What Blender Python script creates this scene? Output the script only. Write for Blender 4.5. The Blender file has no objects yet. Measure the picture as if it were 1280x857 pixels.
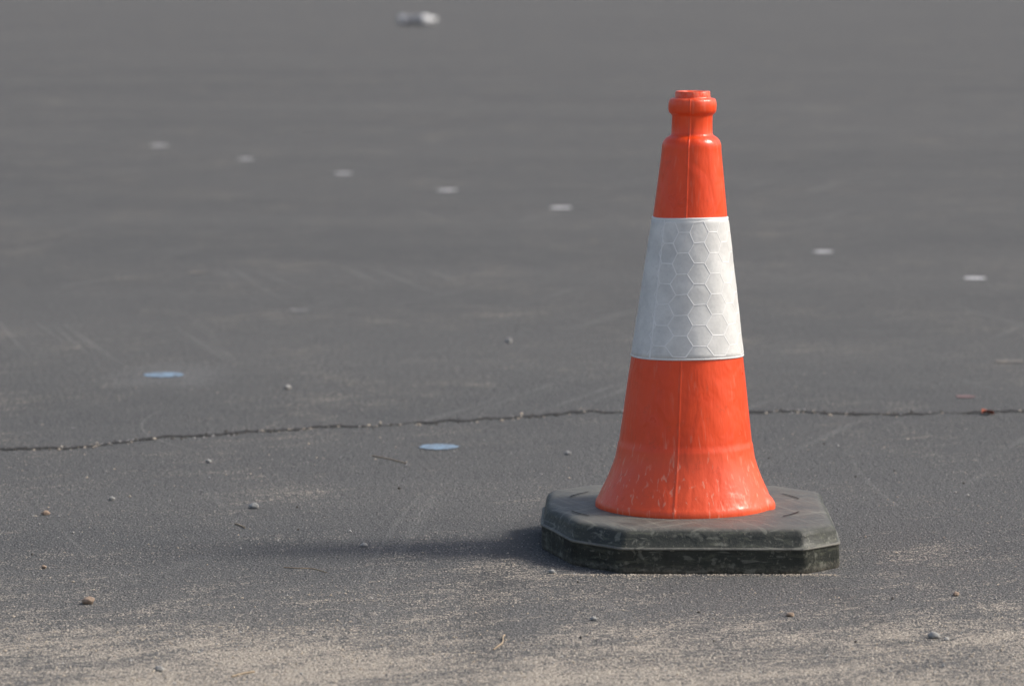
import bpy, bmesh, math, random
from mathutils import Vector, Matrix, noise
random.seed(7)
sc=bpy.context.scene
F=4500.0; H=0.67; HOR=-80.0
PITCH=math.atan((428.5-HOR)/F)
def G(px,py,z=0.0):
    """survey helper: photo measurement -> position on the ground"""
    u=(px-640)/F; v=(428.5-py)/F
    d=Vector((u, math.cos(PITCH)+v*math.sin(PITCH), -math.sin(PITCH)+v*math.cos(PITCH)))
    t=(z-H)/d.z
    return Vector((d.x*t,d.y*t,z))
# ---------------------------------------------------------------- camera
cd=bpy.data.cameras.new("camera"); cam=bpy.data.objects.new("camera",cd); sc.collection.objects.link(cam)
cam.location=(0,0,H); cam.rotation_euler=(math.pi/2-PITCH,0,0)
cd.lens=36*F/1280; cd.sensor_width=36; cd.clip_start=0.05; cd.clip_end=2000
cd.dof.use_dof=True; cd.dof.focus_distance=3.82; cd.dof.aperture_fstop=9; cd.dof.aperture_blades=9
sc.camera=cam
# ---------------------------------------------------------------- light
EL=math.radians(42); AZ=math.radians(87)   # AZ clockwise from +Y
sd=Vector((math.sin(AZ)*math.cos(EL), math.cos(AZ)*math.cos(EL), math.sin(EL)))
w=bpy.data.worlds.new("World"); sc.world=w; w.use_nodes=True
nt=w.node_tree; nt.nodes.clear()
o=nt.nodes.new('ShaderNodeOutputWorld'); b=nt.nodes.new('ShaderNodeBackground'); s=nt.nodes.new('ShaderNodeTexSky')
s.sky_type='NISHITA'; s.sun_disc=False; s.sun_elevation=EL; s.sun_rotation=AZ; s.dust_density=4.0; s.air_density=1.0; s.ozone_density=1.0
hs_=nt.nodes.new('ShaderNodeHueSaturation'); hs_.inputs['Saturation'].default_value=.85
b.inputs['Strength'].default_value=0.15
nt.links.new(s.outputs[0],hs_.inputs['Color']); nt.links.new(hs_.outputs[0],b.inputs[0]); nt.links.new(b.outputs[0],o.inputs[0])
ld=bpy.data.lights.new("sun",'SUN'); ld.energy=2.9; ld.angle=math.radians(11); ld.color=(1,0.95,0.87)
lo=bpy.data.objects.new("sun",ld); sc.collection.objects.link(lo); lo.rotation_euler=(-sd).to_track_quat('-Z','Y').to_euler(); lo.location=(3,-1,4)
sc.view_settings.view_transform='Standard'; sc.view_settings.look='None'; sc.view_settings.exposure=0
# ---------------------------------------------------------------- node helpers
class M:
    def __init__(s,name):
        s.m=bpy.data.materials.new(name); s.m.use_nodes=True; s.t=s.m.node_tree
        s.t.nodes.clear()
        s.out=s.t.nodes.new('ShaderNodeOutputMaterial'); s.b=s.t.nodes.new('ShaderNodeBsdfPrincipled')
        s.t.links.new(s.b.outputs[0],s.out.inputs[0])
        s.geo=s.t.nodes.new('ShaderNodeNewGeometry'); s.tc=s.t.nodes.new('ShaderNodeTexCoord')
    def L(s,a,b): s.t.links.new(a,b)
    def put(s,sock,v):
        if isinstance(v,bpy.types.NodeSocket): s.L(v,sock)
        else: sock.default_value=v
    def set(s,k,v): s.put(s.b.inputs[k],v)
    def mapv(s,vec,scale=(1,1,1),rot=0,loc=(0,0,0)):
        n=s.t.nodes.new('ShaderNodeMapping'); n.inputs['Scale'].default_value=scale; n.inputs['Rotation'].default_value=(0,0,rot); n.inputs['Location'].default_value=loc
        s.L(vec,n.inputs[0]); return n.outputs[0]
    def rotscale(s,vec,rot,scale,loc=(0,0,0)):
        return s.mapv(s.mapv(vec,rot=rot),scale=scale,loc=loc)
    def noise(s,vec,scale,detail=3,rough=.55,dist=0):
        n=s.t.nodes.new('ShaderNodeTexNoise'); n.inputs['Scale'].default_value=scale; n.inputs['Detail'].default_value=detail
        n.inputs['Roughness'].default_value=rough; n.inputs['Distortion'].default_value=dist
        s.L(vec,n.inputs['Vector']); return n.outputs['Fac']
    def mr(s,v,a,b,c=0.,d=1.,smooth=False):
        n=s.t.nodes.new('ShaderNodeMapRange'); n.clamp=True
        if smooth: n.interpolation_type='SMOOTHSTEP'
        s.L(v,n.inputs[0])
        for i,x in enumerate((a,b,c,d)): n.inputs[i+1].default_value=x
        return n.outputs[0]
    def math(s,op,a,b=0.):
        n=s.t.nodes.new('ShaderNodeMath'); n.operation=op; s.put(n.inputs[0],a); s.put(n.inputs[1],b); return n.outputs[0]
    def mix(s,f,a,b):
        n=s.t.nodes.new('ShaderNodeMix'); n.data_type='RGBA'
        s.put(n.inputs[0],f)
        for k,v in ((6,a),(7,b)):
            if isinstance(v,tuple): v=(v+(1,))[:4]
            s.put(n.inputs[k],v)
        return n.outputs[2]
    def bump(s,h,strength,dist,prev=None):
        n=s.t.nodes.new('ShaderNodeBump'); n.inputs['Strength'].default_value=strength; n.inputs['Distance'].default_value=dist
        s.L(h,n.inputs['Height'])
        if prev is not None: s.L(prev,n.inputs['Normal'])
        return n.outputs[0]
    def sep(s,v):
        n=s.t.nodes.new('ShaderNodeSeparateXYZ'); s.L(v,n.inputs[0]); return n.outputs
def mk(name,verts,faces,mats,parent=None,smooth=False,mi=None):
    me=bpy.data.meshes.new(name); me.from_pydata(verts,[],faces); 
    for m in mats: me.materials.append(m)
    if mi: me.polygons.foreach_set('material_index',mi)
    if smooth: me.polygons.foreach_set('use_smooth',[True]*len(me.polygons))
    me.update(); ob=bpy.data.objects.new(name,me); sc.collection.objects.link(ob)
    if parent: ob.parent=parent
    return ob
def empty(name,loc=(0,0,0)):
    e=bpy.data.objects.new(name,None); e.location=loc; e.empty_display_size=.1; sc.collection.objects.link(e); return e
# ---------------------------------------------------------------- ground material
g=M("asphalt"); P=g.geo.outputs['Position']; xyz=g.sep(P)
big=g.noise(g.mapv(P,scale=(.35,1.0,1)),1.1,3,.6)
big2=g.noise(g.rotscale(P,.25,(.15,.9,1)),1.6,2,.5,1.0)
mid=g.noise(P,14,3,.65); fine=g.noise(P,420,1,.75); med=g.noise(P,120,1,.7)
col=g.mix(g.mr(big,.35,.68),(.088,.090,.092),(.116,.116,.115))
col=g.mix(g.mr(big2,.42,.62,0,.25),col,(.074,.076,.079))
col=g.mix(g.mr(mid,.35,.7,0,.35),col,(.145,.143,.14))
col=g.mix(g.mr(med,.50,.28,0,.6),col,(.04,.041,.043))
col=g.mix(g.mr(fine,.50,.25,0,.95),col,(.016,.017,.018))
col=g.mix(g.mr(fine,.56,.76,0,.95),col,(.36,.35,.335))
for i,(rot,th,sx,amt) in enumerate([(.35,.66,26,.32),(-.25,.665,34,.3)]):
    nn=g.noise(g.rotscale(P,rot,(sx,.9,1),(i*7.3,i*3.1,0)),1.0,1,.4,.25)
    k=g.math('MULTIPLY',g.mr(nn,th,th+.06,0,amt),g.mr(big if i%2 else big2,.45,.6))
    k=g.math('MULTIPLY',k,g.mr(fine,.35,.6,.3,1))
    col=g.mix(k,col,(.25,.245,.235))
gap=g.noise(P,7,2,.6); dusted=g.mr(fine,.35,.6,.2,1)
def arc(p1,p2,R_,wd,c,amt,cut=.45):
    global col
    a,b_=G(*p1),G(*p2); m=(a+b_)/2; d=b_-a; h=math.sqrt(max(R_*R_-d.length_squared/4,0)); nrm=Vector((-d.y,d.x,0)).normalized()
    cc=m+nrm*h
    n=g.t.nodes.new('ShaderNodeVectorMath'); n.operation='DISTANCE'; g.L(P,n.inputs[0]); n.inputs[1].default_value=(cc.x,cc.y,0)
    q=g.math('ABSOLUTE',g.math('SUBTRACT',n.outputs['Value'],abs(R_)))
    k=g.math('MULTIPLY',g.mr(q,0,wd,amt,0,True),g.mr(gap,cut,cut+.12))
    n2=g.t.nodes.new('ShaderNodeVectorMath'); n2.operation='DISTANCE'; g.L(P,n2.inputs[0]); n2.inputs[1].default_value=tuple(m)
    k=g.math('MULTIPLY',k,g.mr(n2.outputs['Value'],d.length*.3,d.length*.65,1,0,True))
    k=g.math('MULTIPLY',k,dusted)
    col=g.mix(k,col,c)
LT=(.28,.275,.26); DK=(.045,.046,.048)
arc((545,600),(440,800),6.0,.004,LT,.30,.40)
arc((560,600),(470,800),8.0,.012,LT,.20,.36)
arc((205,512),(235,560),.45,.003,LT,.5,.2)
arc((380,745),(900,720),1.6,.004,LT,.3,.42)
arc((60,640),(330,790),2.2,.004,LT,.3,.4)
arc((690,640),(600,850),4.0,.045,DK,.5,.3)
arc((1060,560),(1260,700),2.5,.005,LT,.25,.4)
arc((1150,840),(1010,720),3.0,.03,DK,.4,.3)
# wind-blown sand
sn=g.noise(g.mapv(P,scale=(1,.8,1),loc=(4.3,1.2,0)),3.6,4,.68,.3)
sn2=g.noise(g.rotscale(P,-.5,(1,3.2,1)),9,3,.7)
near=g.mr(xyz[1],3.15,3.95,.21,-.30)
sm=g.math('ADD',g.math('ADD',sn,near),g.mr(sn2,.3,.7,-.18,.18))
sm=g.math('ADD',sm,g.mr(fine,.3,.7,-.30,.30))
sm=g.math('ADD',sm,g.mr(med,.3,.7,-.18,.18))
sand=g.mr(sm,.50,.80,0,.88)
col=g.mix(sand,col,g.mix(g.mr(fine,.35,.65),(.26,.228,.185),(.62,.545,.45)))
col=g.mix(g.mr(xyz[1],3.2,4.0,.10,0),col,(.34,.315,.28))
c0=G(212,470)
dist=g.t.nodes.new('ShaderNodeVectorMath'); dist.operation='DISTANCE'
g.L(g.mapv(P,scale=(1,.55,1)),dist.inputs[0]); dist.inputs[1].default_value=(c0.x,c0.y*.55,0)
col=g.mix(g.math('MULTIPLY',g.mr(dist.outputs['Value'],.02,.12,.3,0),g.mr(mid,.3,.7,.3,1)),col,(.27,.27,.27))
g.set('Base Color',col); g.set('Roughness',.85); g.set('Specular IOR Level',.3)
g.set('Normal',g.bump(g.math('ADD',fine,med),1.0,.0026))
ASPH=g.m
def flat(name,c,rough=.7,c2=None,scale=120,spec=.4,bump=0):
    m=M(name); p=m.tc.outputs['Object']
    n=m.noise(p,scale,2,.65)
    m.set('Base Color',m.mix(m.mr(n,.35,.65),c,c2 or tuple(x*.6 for x in c))); m.set('Roughness',rough); m.set('Specular IOR Level',spec)
    if bump: m.set('Normal',m.bump(n,.6,bump))
    return m.m
R=500
mk("asphalt_ground",[(-R,-R,0),(R,-R,0),(R,R,0),(-R,R,0)],[(0,1,2,3)],[ASPH])
# ---------------------------------------------------------------- crack
crack_m=flat("crack_shadow",(.013,.013,.013),.95,(.03,.028,.025),90)
pts=[(-260,600),(-120,580),(0,561),(60,560),(110,559),(160,551),(210,545),(260,545),(310,541),(360,538),(400,533),(450,532),(500,530),(560,527),(620,523),(690,520),(740,516),(800,514),(870,517),(940,517),(1000,515),(1060,517),(1130,519),(1180,515),(1230,515),(1290,514),(1400,510),(1600,500)]
W=[G(*p) for p in pts]; line=[]
for a,b_ in zip(W,W[1:]):
    n=max(2,int((b_-a).length/.004))
    for i in range(n): line.append(a.lerp(b_,i/n))
V=[];Fc=[]
for i,p in enumerate(line):
    wob=noise.noise(Vector((p.x*7,1,0)))*.034+noise.noise(Vector((p.x*40,3,0)))*.020+noise.noise(Vector((p.x*150,3,0)))*.012
    wd=.0045+.010*max(0,noise.noise(Vector((p.x*30,9,0)))+.2)+random.random()*.003
    if noise.noise(Vector((p.x*9,19,0)))>.30: wd*=.35
    V+= [(p.x,p.y+wob-wd,.0008),(p.x,p.y+wob+wd,.0008)]
    if i: Fc.append((2*i-2,2*i,2*i+1,2*i-1))
mk("pavement_crack",V,Fc,[crack_m])
crack_pts=[Vector(v) for v in V]
# ---------------------------------------------------------------- painted spots
mk_par=empty("painted_spot_markings")
def paint(name,c,cov):
    m=M(name); p=m.geo.outputs['Position']; n=m.noise(p,260,3,.7); n2=m.noise(p,45,3,.6)
    worn=m.math('ADD',m.mr(n,.3,.7,-.25,.25),n2)
    k=m.mr(worn,cov-.15,cov+.15)
    m.set('Base Color',m.mix(k,c,(.11,.11,.11))); m.set('Roughness',.8); m.set('Specular IOR Level',.3); return m.m
pw=paint("worn_white_paint",(.64,.64,.65),.72); pb=paint("worn_blue_paint",(.22,.32,.43),.60); pp=paint("worn_pink_paint",(.26,.15,.15),.54); pt=paint("worn_tan_paint",(.26,.23,.19),.46); pf=paint("faded_white_paint",(.29,.29,.29),.46)
spots=[(199,182,23,pw),(307,199,21,pw),(429,217,23,pw),(559,238,26,pw),(701,260,28,pw),(1029,315,25,pw),(1219,348,28,pw),(1059,163,20,pf),(1262,452,36,pt),(1207,496,24,pp),(247,341,26,pt),(205,469,50,pb),(549,559,50,pb),(375,388,26,pf),(541,178,16,pf),(743,302,16,pt),(-80,150,22,pw),(1370,385,32,pw)]
for i,(x,y,wd,m) in enumerate(spots):
    c=G(x,y); r=wd/2*c.y/F
    vs=[(c.x,c.y,.0012)]; n=72
    for k in range(n):
        a=2*math.pi*k/n; rr=r*(1+.12*noise.noise(Vector((math.cos(a)*2,math.sin(a)*2,i*3.)))+.08*noise.noise(Vector((math.cos(a)*9,math.sin(a)*9,i*3.))))
        vs.append((c.x+rr*math.cos(a),c.y+rr*math.sin(a),.0012))
    mk("spot_%d"%(i+1),vs,[(0,1+k,1+(k+1)%n) for k in range(n)],[m],mk_par)
# ---------------------------------------------------------------- cone
CX,CY=(857-640)*.000874,3.925
BH=.047
cone=empty("traffic_cone",(CX,CY,0))
om=M("orange_plastic"); p=om.tc.outputs['Object']; z=om.sep(p)[2]
n1=om.noise(p,22,3,.6); n2=om.noise(om.mapv(p,scale=(1,1,.12)),160,3,.6); n3=om.noise(p,300,2,.7)
c=om.mix(om.mr(n1,.3,.7),(.84,.064,.011),(.92,.085,.016))
scr=om.noise(om.rotscale(p,.0,(1,1,.10)),230,2,.5,.6)
foot=om.mr(z,.122,.108,0,1)
c=om.mix(om.math('MULTIPLY',foot,.30),c,(.90,.16,.07))
c=om.mix(om.math('MULTIPLY',om.mr(scr,.60,.70,0,.55),om.mr(z,.14,.10,.25,1)),c,(.88,.38,.26))
dirt=om.noise(p,60,4,.75)
c=om.mix(om.mr(dirt,.58,.76,0,.35),c,(.38,.055,.02))
topd=om.mr(z,.485,.515,0,.6)
c=om.mix(om.math('MULTIPLY',topd,om.mr(n3,.4,.65)),c,(.75,.42,.3))
om.set('Base Color',c); om.set('Roughness',om.mr(n1,.3,.7,.26,.40)); om.set('Specular IOR Level',.5)
bn=om.bump(n2,.5,.0009); bn=om.bump(om.noise(om.mapv(p,scale=(1,1,.6)),42,2,.55,.6),.6,.0025,bn); om.set('Normal',bn)
ORG=om.m
s_=.000874
def prof(y,wpx): return (wpx/2*s_, BH+(631-y)*s_*1.006)
raw=[(114,30),(113.3,38),(113.3,42),(114.5,43.5),(120,44),(121.5,45),(122.2,53),(123,56.5),(126,59),(130,60),(136,60),(139,58.5),(141,55),(142.5,51.5),(145,50.5),(155,50.5),(165,51),(167.5,53),(169,58),(171,64),(174,69),(177,72),(180,73.5),(184,74),(190,75),(268,92.5),(355,116),(440,139),(500,154),(545,166),(550,167.5),(552.5,170),(556,171),(570,176),(582,184),(594,193),(604,202),(612,210),(618,215),(621.5,219),(623.5,221.5),(627,223.5),(631,223.5),(634,222),(636,218),(637,200)]
prf=[prof(*q) for q in raw]
dp=[]
for (r1,z1),(r2,z2) in zip(prf,prf[1:]):
    n=max(1,int(math.hypot(r2-r1,z2-z1)/.006))
    for i in range(n): dp.append((r1+(r2-r1)*i/n,z1+(z2-z1)*i/n))
dp.append(prf[-1])
NS=512
LEAN=math.radians(.9)
def cpt(r,a,z,off=0):
    rr=r
    rr+=.0005*noise.noise(Vector((math.sin(a)*2,math.cos(a)*2,z*14)))
    da=(a+math.radians(9)+math.pi)%(2*math.pi)-math.pi
    if r>.02 and not off: rr+=.0007*math.exp(-(da*r/.0008)**2)
    if z<BH+.012:
        dl=(a-math.radians(74)+math.pi)%(2*math.pi)-math.pi
        rr+=.004*math.exp(-(dl/.12)**4)
    rr+=off
    x=rr*math.sin(a); y=-rr*math.cos(a)
    return (x+(z-BH)*math.tan(LEAN),y,z)
V=[];Fc=[]
for j,(r,z_) in enumerate(dp):
    for k in range(NS): V.append(cpt(r,2*math.pi*k/NS,z_))
for j in range(len(dp)-1):
    for k in range(NS):
        k2=(k+1)%NS; Fc.append((j*NS+k,(j+1)*NS+k,(j+1)*NS+k2,j*NS+k2))
bi=len(V)
for k in range(NS): V.append(cpt(.0125,2*math.pi*k/NS,dp[0][1]-.05))
for k in range(NS):
    k2=(k+1)%NS; Fc.append((k,k2,bi+k2,bi+k))
body=mk("cone_body",V,Fc,[ORG],cone,True)
def rad_at(z_):
    for (r1,z1),(r2,z2) in zip(prf,prf[1:]):
        if z2<=z_<=z1 and z1!=z2: return r1+(r2-r1)*(z1-z_)/(z1-z2)
ztop=prof(268,0)[1]; zbot=prof(441.5,0)[1]
rm=M("reflective_sheeting"); p=rm.tc.outputs['Object']
m1=rm.noise(p,38,3,.65); m2=rm.noise(p,260,3,.7)
c=rm.mix(rm.mr(m1,.35,.65),(.62,.62,.605),(.76,.76,.74))
c=rm.mix(rm.mr(m2,.55,.75,0,.45),c,(.50,.50,.49))
rm.set('Base Color',c); rm.set('Roughness',.4); rm.set('Normal',rm.bump(m1,.5,.0015)); REF=rm.m
rw=M("reflective_sheeting_ridge"); p=rw.tc.outputs['Object']; m1=rw.noise(p,60,3,.7)
rw.set('Base Color',rw.mix(rw.mr(m1,.3,.7),(.74,.74,.73),(.86,.86,.85))); rw.set('Roughness',.4); RID=rw.m
V=[];Fc=[]; NZ=24
rows=[(ztop+.0002,.0)]+[(ztop+(zbot-ztop)*i/NZ,.0011) for i in range(NZ+1)]+[(zbot-.0002,.0)]
for zz,off in rows:
    for k in range(NS):
        a=2*math.pi*k/NS
        zw=zz+.0008*math.sin(a*2+1)
        o2=off+(0.0004*noise.noise(Vector((math.sin(a)*3,math.cos(a)*3,zz*40))) if off else 0)
        V.append(cpt(rad_at(zz),a,zw,o2+1e-6))
for j in range(len(rows)-1):
    for k in range(NS):
        k2=(k+1)%NS; Fc.append((j*NS+k,(j+1)*NS+k,(j+1)*NS+k2,j*NS+k2))
mk("reflective_sleeve",V,Fc,[REF],cone,True)
V=[];Fc=[]
rmean=rad_at((ztop+zbot)/2)
def strip(u1,v1,u2,v2,wd,lift=.0017,n=3):
    L_=math.hypot(u2-u1,v2-v1); 
    if L_<1e-6: return
    nx,ny=-(v2-v1)/L_*wd/2,(u2-u1)/L_*wd/2
    b0=len(V)
    for i in range(n+1):
        t=i/n; u=u1+(u2-u1)*t; v=v1+(v2-v1)*t
        for q,lf in ((-1,lift-.0004),(0,lift),(1,lift-.0004)):
            a=(u+nx*q)/rmean; zz=max(zbot+.0003,min(ztop-.0003,v+ny*q))
            o3=.0004*noise.noise(Vector((math.sin(a)*3,math.cos(a)*3,zz*40)))
            V.append(cpt(rad_at(zz),a,zz+.0008*math.sin(a*2+1),lf+o3-.0002))
    for i in range(n):
        for q in (0,1): Fc.append((b0+i*3+q,b0+i*3+q+1,b0+i*3+q+4,b0+i*3+q+3))
hs=.0128
seen=set()
def hexat(cu,cv):
    ps=[(cu+hs*math.cos(math.radians(60*i)),cv+hs*math.sin(math.radians(60*i))) for i in range(6)]
    for i in range(6):
        a,b_=ps[i],ps[(i+1)%6]
        key=(round((a[0]+b_[0])*5000),round((a[1]+b_[1])*5000))
        if key in seen: continue
        seen.add(key)
        if (a[1]+b_[1])/2>ztop or (a[1]+b_[1])/2<zbot: continue
        def jt(q): 
            return (q[0]+.0012*noise.noise(Vector((q[0]*90,q[1]*90,1))),min(ztop,max(zbot,q[1]+.0012*noise.noise(Vector((q[0]*90,q[1]*90,7))))))
        a2,b2=jt(a),jt(b_)
        strip(a2[0],a2[1],b2[0],b2[1],.0014)
umin=-math.radians(40)*rmean; umax=math.radians(265)*rmean
i=0; u=umin+.006
while u<umax:
    v=zbot+(hs*math.sqrt(3)/2 if i%2 else 0)+.004
    while v<ztop+hs:
        hexat(u,v); v+=hs*math.sqrt(3)
    u+=hs*1.5; i+=1
ua=-math.radians(44)*rmean
strip(ua,zbot,ua,ztop,.0018,n=12)
for zz in (ztop-.0012,zbot+.0012):
    n=90
    for k in range(n):
        strip(-math.pi*rmean+2*math.pi*rmean*k/n,zz,-math.pi*rmean+2*math.pi*rmean*(k+1)/n,zz,.0016,n=2)
mk("honeycomb_ridges",V,Fc,[RID],cone,True)
# ---------------------------------------------------------------- base
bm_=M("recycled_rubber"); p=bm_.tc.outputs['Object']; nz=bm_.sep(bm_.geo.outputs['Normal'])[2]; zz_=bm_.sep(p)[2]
r1=bm_.noise(p,30,4,.65); r2=bm_.noise(p,220,3,.75); r3=bm_.noise(bm_.mapv(p,scale=(1,1,5)),45,4,.6,1.0)
c=bm_.mix(bm_.mr(r1,.35,.65),(.022,.025,.022),(.044,.048,.040))
c=bm_.mix(bm_.mr(r3,.52,.68,0,.7),c,(.10,.105,.078))
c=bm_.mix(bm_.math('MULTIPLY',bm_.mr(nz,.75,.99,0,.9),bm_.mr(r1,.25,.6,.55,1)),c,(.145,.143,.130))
for rt,sc_ in ((.3,120),(-.7,90),(1.2,140)):
    sn_=bm_.noise(bm_.rotscale(p,rt,(.06,1,1)),sc_,2,.5,.3)
    c=bm_.mix(bm_.mr(sn_,.62,.68,0,.45),c,(.22,.22,.185))
c=bm_.mix(bm_.mr(r2,.60,.76,0,.6),c,(.24,.22,.17))
c=bm_.mix(bm_.math('MULTIPLY',bm_.mr(bm_.math('ABSOLUTE',bm_.math('SUBTRACT',zz_,.0265)),0.0006,.0018,.75,0),bm_.mr(r1,.35,.6,.3,1)),c,(.24,.23,.20))
c=bm_.mix(bm_.math('MULTIPLY',bm_.mr(zz_,.010,.0,0,.5),bm_.mr(r2,.35,.6)),c,(.28,.25,.2))
bm_.set('Base Color',c); bm_.set('Roughness',bm_.mr(r1,.3,.7,.45,.7)); bm_.set('Specular IOR Level',.4)
bx=bm_.bump(r2,.7,.001); bm_.set('Normal',bm_.bump(bm_.noise(p,28,3,.6),.6,.003,bx)); RUB=bm_.m
hw,hd=.160,.164; OY=-.006
def octo(ins):
    w2,d2=hw-ins,hd-ins
    c2=.040-ins*.58; c3=.05-ins*.58
    return [(-w2+.086-ins*.4,-d2),(w2-c2,-d2),(w2,-d2+c2),(w2,d2-c3),(w2-c3,d2),(-w2+c3,d2),(-w2,d2-c3),(-w2,-d2+.155),(-w2+.033-ins*.3,-d2+.052-ins*.2)]
def ring(ins,rr):
    ps=octo(ins); out=[]; n=len(ps)
    for i in range(n):
        a=Vector(ps[i-1]);b_=Vector(ps[i]);c_=Vector(ps[(i+1)%n])
        d1=(a-b_).normalized()*rr; d2=(c_-b_).normalized()*rr
        for k in range(7):
            t=k/6; q=(b_+d1)*(1-t)**2+b_*2*t*(1-t)+(b_+d2)*t*t; out.append(q)
        nxv=Vector(ps[(i+1)%n]); e=b_+d2; f_=nxv+(b_-nxv).normalized()*rr
        for k in range(1,12): out.append(e.lerp(f_,k/12))
    return out
layers=[(.0015,0),(0.0003,.002),(0,.004),(.0006,.0245),(.0003,.0250),(-.0010,.0257),(-.0010,.0271),(.0008,.0278),(.0020,.0284),(.0045,.0390),(.0060,.0420),(.0085,.0445),(.0115,.0460),(.016,.0470),(.04,.0470),(.09,.0470)]
V=[];Fc=[]
RT=math.radians(-1.0)
for ins,zz in layers:
    for q in ring(ins,.005):
        dn=.0014*noise.noise(Vector((q.x*14,q.y*14,zz*25)))+.0007*noise.noise(Vector((q.x*60,q.y*60,zz*90)))
        k=1+dn/.15
        x=q.x*k; y=q.y*k
        zt=zz+(.0009*noise.noise(Vector((q.x*12,q.y*12,5))) if zz>.03 else 0)
        V.append((x*math.cos(RT)-y*math.sin(RT)+.003,x*math.sin(RT)+y*math.cos(RT)+OY,zt))
n=len(V)//len(layers)
for j in range(len(layers)-1):
    for k in range(n):
        k2=(k+1)%n; Fc.append((j*n+k,j*n+k2,(j+1)*n+k2,(j+1)*n+k))
Fc.append(tuple(range((len(layers)-1)*n,len(layers)*n)))
base=mk("rubber_base",V,Fc,[RUB],cone,True)
slot=flat("slot_dark",(.006,.006,.006),.9)
for idx,(a0,a1) in enumerate(((50,66),(105,122),(-68,-52),(-130,-112))):
    V=[];Fc=[]
    for k in range(13):
        a=math.radians(a0+(a1-a0)*k/12); 
        for r in (.1335,.1355): V.append((r*math.sin(a),-r*math.cos(a)+.004,.0480))
        if k: Fc.append((2*k-2,2*k-1,2*k+1,2*k))
    mk("slot_%d"%(idx+1),V,Fc,[slot],cone)
# ---------------------------------------------------------------- loose grit
bmm=bmesh.new(); bmesh.ops.create_icosphere(bmm,subdivisions=3,radius=1)
ICO=([tuple(v.co) for v in bmm.verts],[tuple(v.index for v in f.verts) for f in bmm.faces]); bmm.free()
def chunk(V,Fc,c,r,flatn=.6,seed=0,lod=0):
    b0=len(V); rot=random.random()*6.28
    if lod==0:
        pts=[(1,0,0),(0,1,0),(-1,0,0),(0,-1,0),(0,0,1),(0,0,-1)]
        fs=[(0,1,4),(1,2,4),(2,3,4),(3,0,4),(1,0,5),(2,1,5),(3,2,5),(0,3,5)]
    else:
        pts,fs=ICO
    for q in pts:
        k=r*(1+random.uniform(-.3,.3)) if lod==0 else r*(1+.35*noise.noise(Vector(q)*1.3+Vector((seed,0,0)))+.12*noise.noise(Vector(q)*4+Vector((seed,0,0))))
        x=q[0]*k; y=q[1]*k*.75; z_=q[2]*k*flatn
        V.append((c[0]+x*math.cos(rot)-y*math.sin(rot),c[1]+x*math.sin(rot)+y*math.cos(rot),c[2]+z_))
    for f in fs: Fc.append(tuple(b0+i for i in f))
gm=[flat("sand_tan",(.64,.56,.46),.9,(.46,.39,.31),60),flat("grit_grey",(.50,.49,.47),.9,(.3,.29,.275),60),flat("grit_dark",(.13,.12,.11),.9,(.07,.065,.055),60)]
V=[];Fc=[];mi=[]
def inbase(x,y): return abs(x-CX-.003)<.158 and abs(y-CY-OY)<.166
cnt=0
while cnt<24000:
    x=random.uniform(-1.1,1.1); y=random.uniform(2.95,4.05)
    dn=noise.noise(Vector((x*3,y*4,2)))*.8+noise.noise(Vector((x*9,y*12,5)))*.6
    pr=max(.025,min(1,(3.60-y)/.5+dn))
    if random.random()>pr or inbase(x,y): continue
    r=random.uniform(.0004,.0009) if random.random()<.88 else random.uniform(.0009,.0021)
    chunk(V,Fc,(x,y,r*.3),r); mi+= [random.choice((0,0,0,1))]*8; cnt+=1
i=0
while i<3000:
    y=3.7+abs(random.gauss(0,.9)); x=random.uniform(-1.2,1.2)*y/3.6
    if inbase(x,y): continue
    if random.random()>.35+1.6*noise.noise(Vector((x*3.5,y*2.5,8))): continue
    i+=1
    r=random.uniform(.0005,.0010) if random.random()<.85 else random.uniform(.001,.0018)
    chunk(V,Fc,(x,y,r*.3),r); mi+=[random.choice((0,1,1,0))]*8
for i in range(450):
    q=random.choice(crack_pts); r=random.uniform(.001,.0034)
    chunk(V,Fc,(q.x,q.y+random.gauss(0,.009),r*.2),r); mi+=[random.choice((0,1,2,2))]*8
for i in range(500):
    x=random.uniform(-.15,.15); r=random.uniform(.0005,.0014)
    chunk(V,Fc,(CX+x+.003,CY+OY-hd-.002-abs(random.gauss(0,.006)),r*.3),r); mi+=[0]*8
mk("sand_grains",V,Fc,gm,None,False,mi)
V=[];Fc=[];mi=[]
for i in range(160):
    y=random.uniform(3.05,5.0); x=random.uniform(-.9,.9)*y/3.6
    if inbase(x,y): continue
    r=random.uniform(.0013,.0028); chunk(V,Fc,(x,y,r*.4),r,.7,i,0); mi+=[random.choice((0,1,1,2))]*8
mk("gravel",V,Fc,gm,None,False,mi)
st=[flat("stone_brown",(.38,.29,.22),.85,(.26,.19,.14),200,bump=.001),flat("stone_grey",(.40,.39,.37),.85,(.27,.27,.26),200,bump=.001)]
for i,(x,y,wd,k) in enumerate([(110,754,17,0),(1167,797,15,1),(57,643,10,0),(318,635,13,1),(1195,744,10,0),(199,838,12,1),(140,625,9,1),(360,486,10,1),(55,710,8,0),(742,775,9,1),(455,683,9,1),(261,578,9,1),(690,716,9,1),(1183,800,8,1),(988,770,10,0),(636,428,10,1),(710,568,9,1)]):
    c=G(x,y); r=wd/2*c.y/F; V=[];Fc=[]
    chunk(V,Fc,(0,0,0),r,.62,i*3.7,1)
    ob=mk("stone",V,Fc,[st[k]],None,True); ob.location=(c.x,c.y,r*.45)
tw=flat("dry_twig",(.42,.34,.24),.85,(.30,.23,.16),300)
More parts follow.
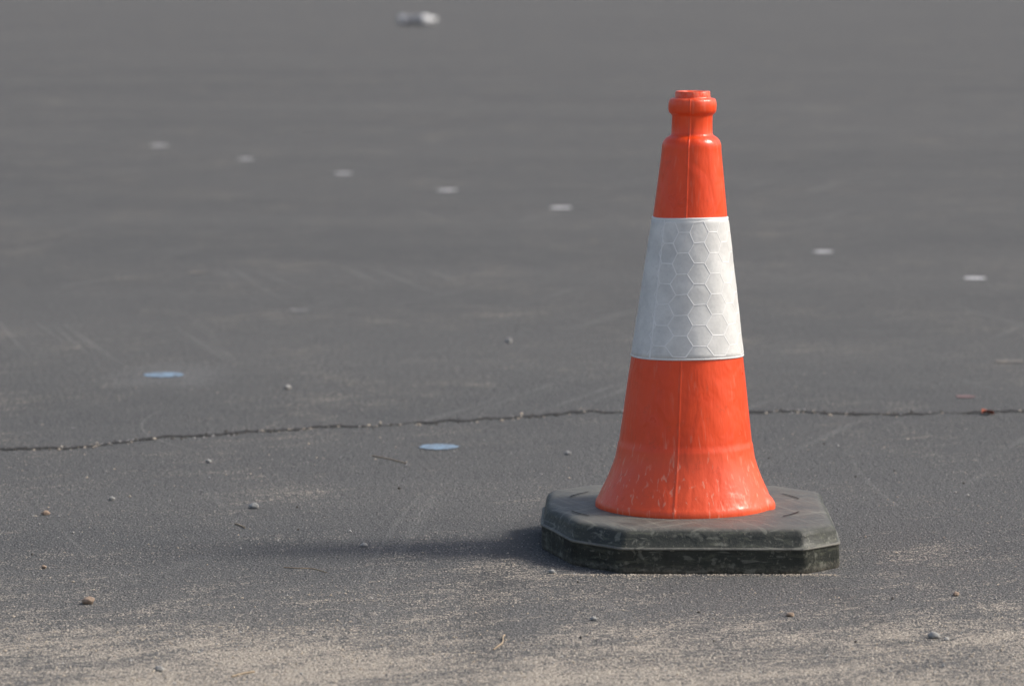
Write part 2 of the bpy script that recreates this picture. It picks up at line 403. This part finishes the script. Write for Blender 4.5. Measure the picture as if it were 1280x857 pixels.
def twig(ps,r):
    c=G(*ps[0]); cu=bpy.data.curves.new("twig",'CURVE'); cu.dimensions='3D'; cu.bevel_depth=r; cu.bevel_resolution=2
    sp=cu.splines.new('NURBS'); sp.points.add(len(ps)-1)
    for i,q in enumerate(ps):
        w_=G(*q); sp.points[i].co=(w_.x-c.x,w_.y-c.y,r*(1+1.0*(i%2)),1)
    sp.use_endpoint_u=True; sp.order_u=3; cu.materials.append(tw)
    ob=bpy.data.objects.new("twig",cu); sc.collection.objects.link(ob); ob.location=(c.x,c.y,0)
twig([(617,812),(624,808),(629,803),(628,797),(631,794)],.0008)
twig([(466,570),(480,573),(496,576),(507,580)],.0007)
twig([(294,655),(300,657),(306,660)],.0008)
twig([(355,709),(375,711),(392,710),(408,716)],.0005)
twig([(290,846),(305,842),(318,840)],.0009)
lf=flat("dry_red_leaf",(.36,.09,.045),.7,(.24,.06,.03),100)
c=G(1235,518); V=[];Fc=[]
for i in range(9):
    t=i/8; wd=.010*math.sin(math.pi*min(1,t+.04))
    for q in (-1,0,1): V.append((-.010+.020*t,q*wd,.001+.004*abs(q)+.002*math.sin(t*5)))
    if i:
        for q in (0,1): Fc.append((3*i-3+q,3*i-2+q,3*i+1+q,3*i+q))
ob=mk("fallen_leaf",V,Fc,[lf],None,True); ob.location=(c.x,c.y,.001); ob.rotation_euler=(0,0,.5)
# ---------------------------------------------------------------- discarded bottle
c=G(521,32); bot=empty("plastic_bottle",(c.x,c.y,.040)); bot.rotation_euler=(0,0,math.radians(8)); bot.scale=(.90,.9,.9)
bp=[(-.15,.0),(-.15,.030),(-.144,.040),(-.12,.043),(-.10,.040),(-.08,.036),(-.02,.033),(.0,.036),(.02,.041),(.06,.043),(.09,.036),(.12,.018),(.13,.015),(.145,.015),(.145,0)]
def lathe(name,pr,m):
    V=[];Fc=[];N=32
    for x,r in pr:
        for k in range(N):
            a=2*math.pi*k/N; rr=r*(1+.05*noise.noise(Vector((x*20,math.cos(a)*2,math.sin(a)*2)))); V.append((x,rr*math.cos(a),rr*math.sin(a)))
    for j in range(len(pr)-1):
        for k in range(N): k2=(k+1)%N; Fc.append((j*N+k,j*N+k2,(j+1)*N+k2,(j+1)*N+k))
    return mk(name,V,Fc,[m],bot,True)
lathe("bottle_body",bp,flat("bottle_plastic",(.30,.31,.33),.25,(.22,.23,.25),20,.6))
lathe("label",[(-.082,.0375),(-.05,.0365),(-.022,.0350)],flat("bottle_label",(.22,.225,.25),.5,(.17,.17,.19),20))
lathe("shoulder_wrap",[(.05,.0450),(.08,.0425),(.092,.038),(.12,.024),(.133,.021),(.165,.021),(.165,.001)],flat("bottle_cap",(.82,.82,.82),.4,(.76,.76,.76),20))
lathe("base_cup",[(-.151,.001),(-.151,.034),(-.145,.0425),(-.125,.0450),(-.105,.0445)],flat("bottle_base",(.52,.52,.54),.4,(.44,.44,.46),20))
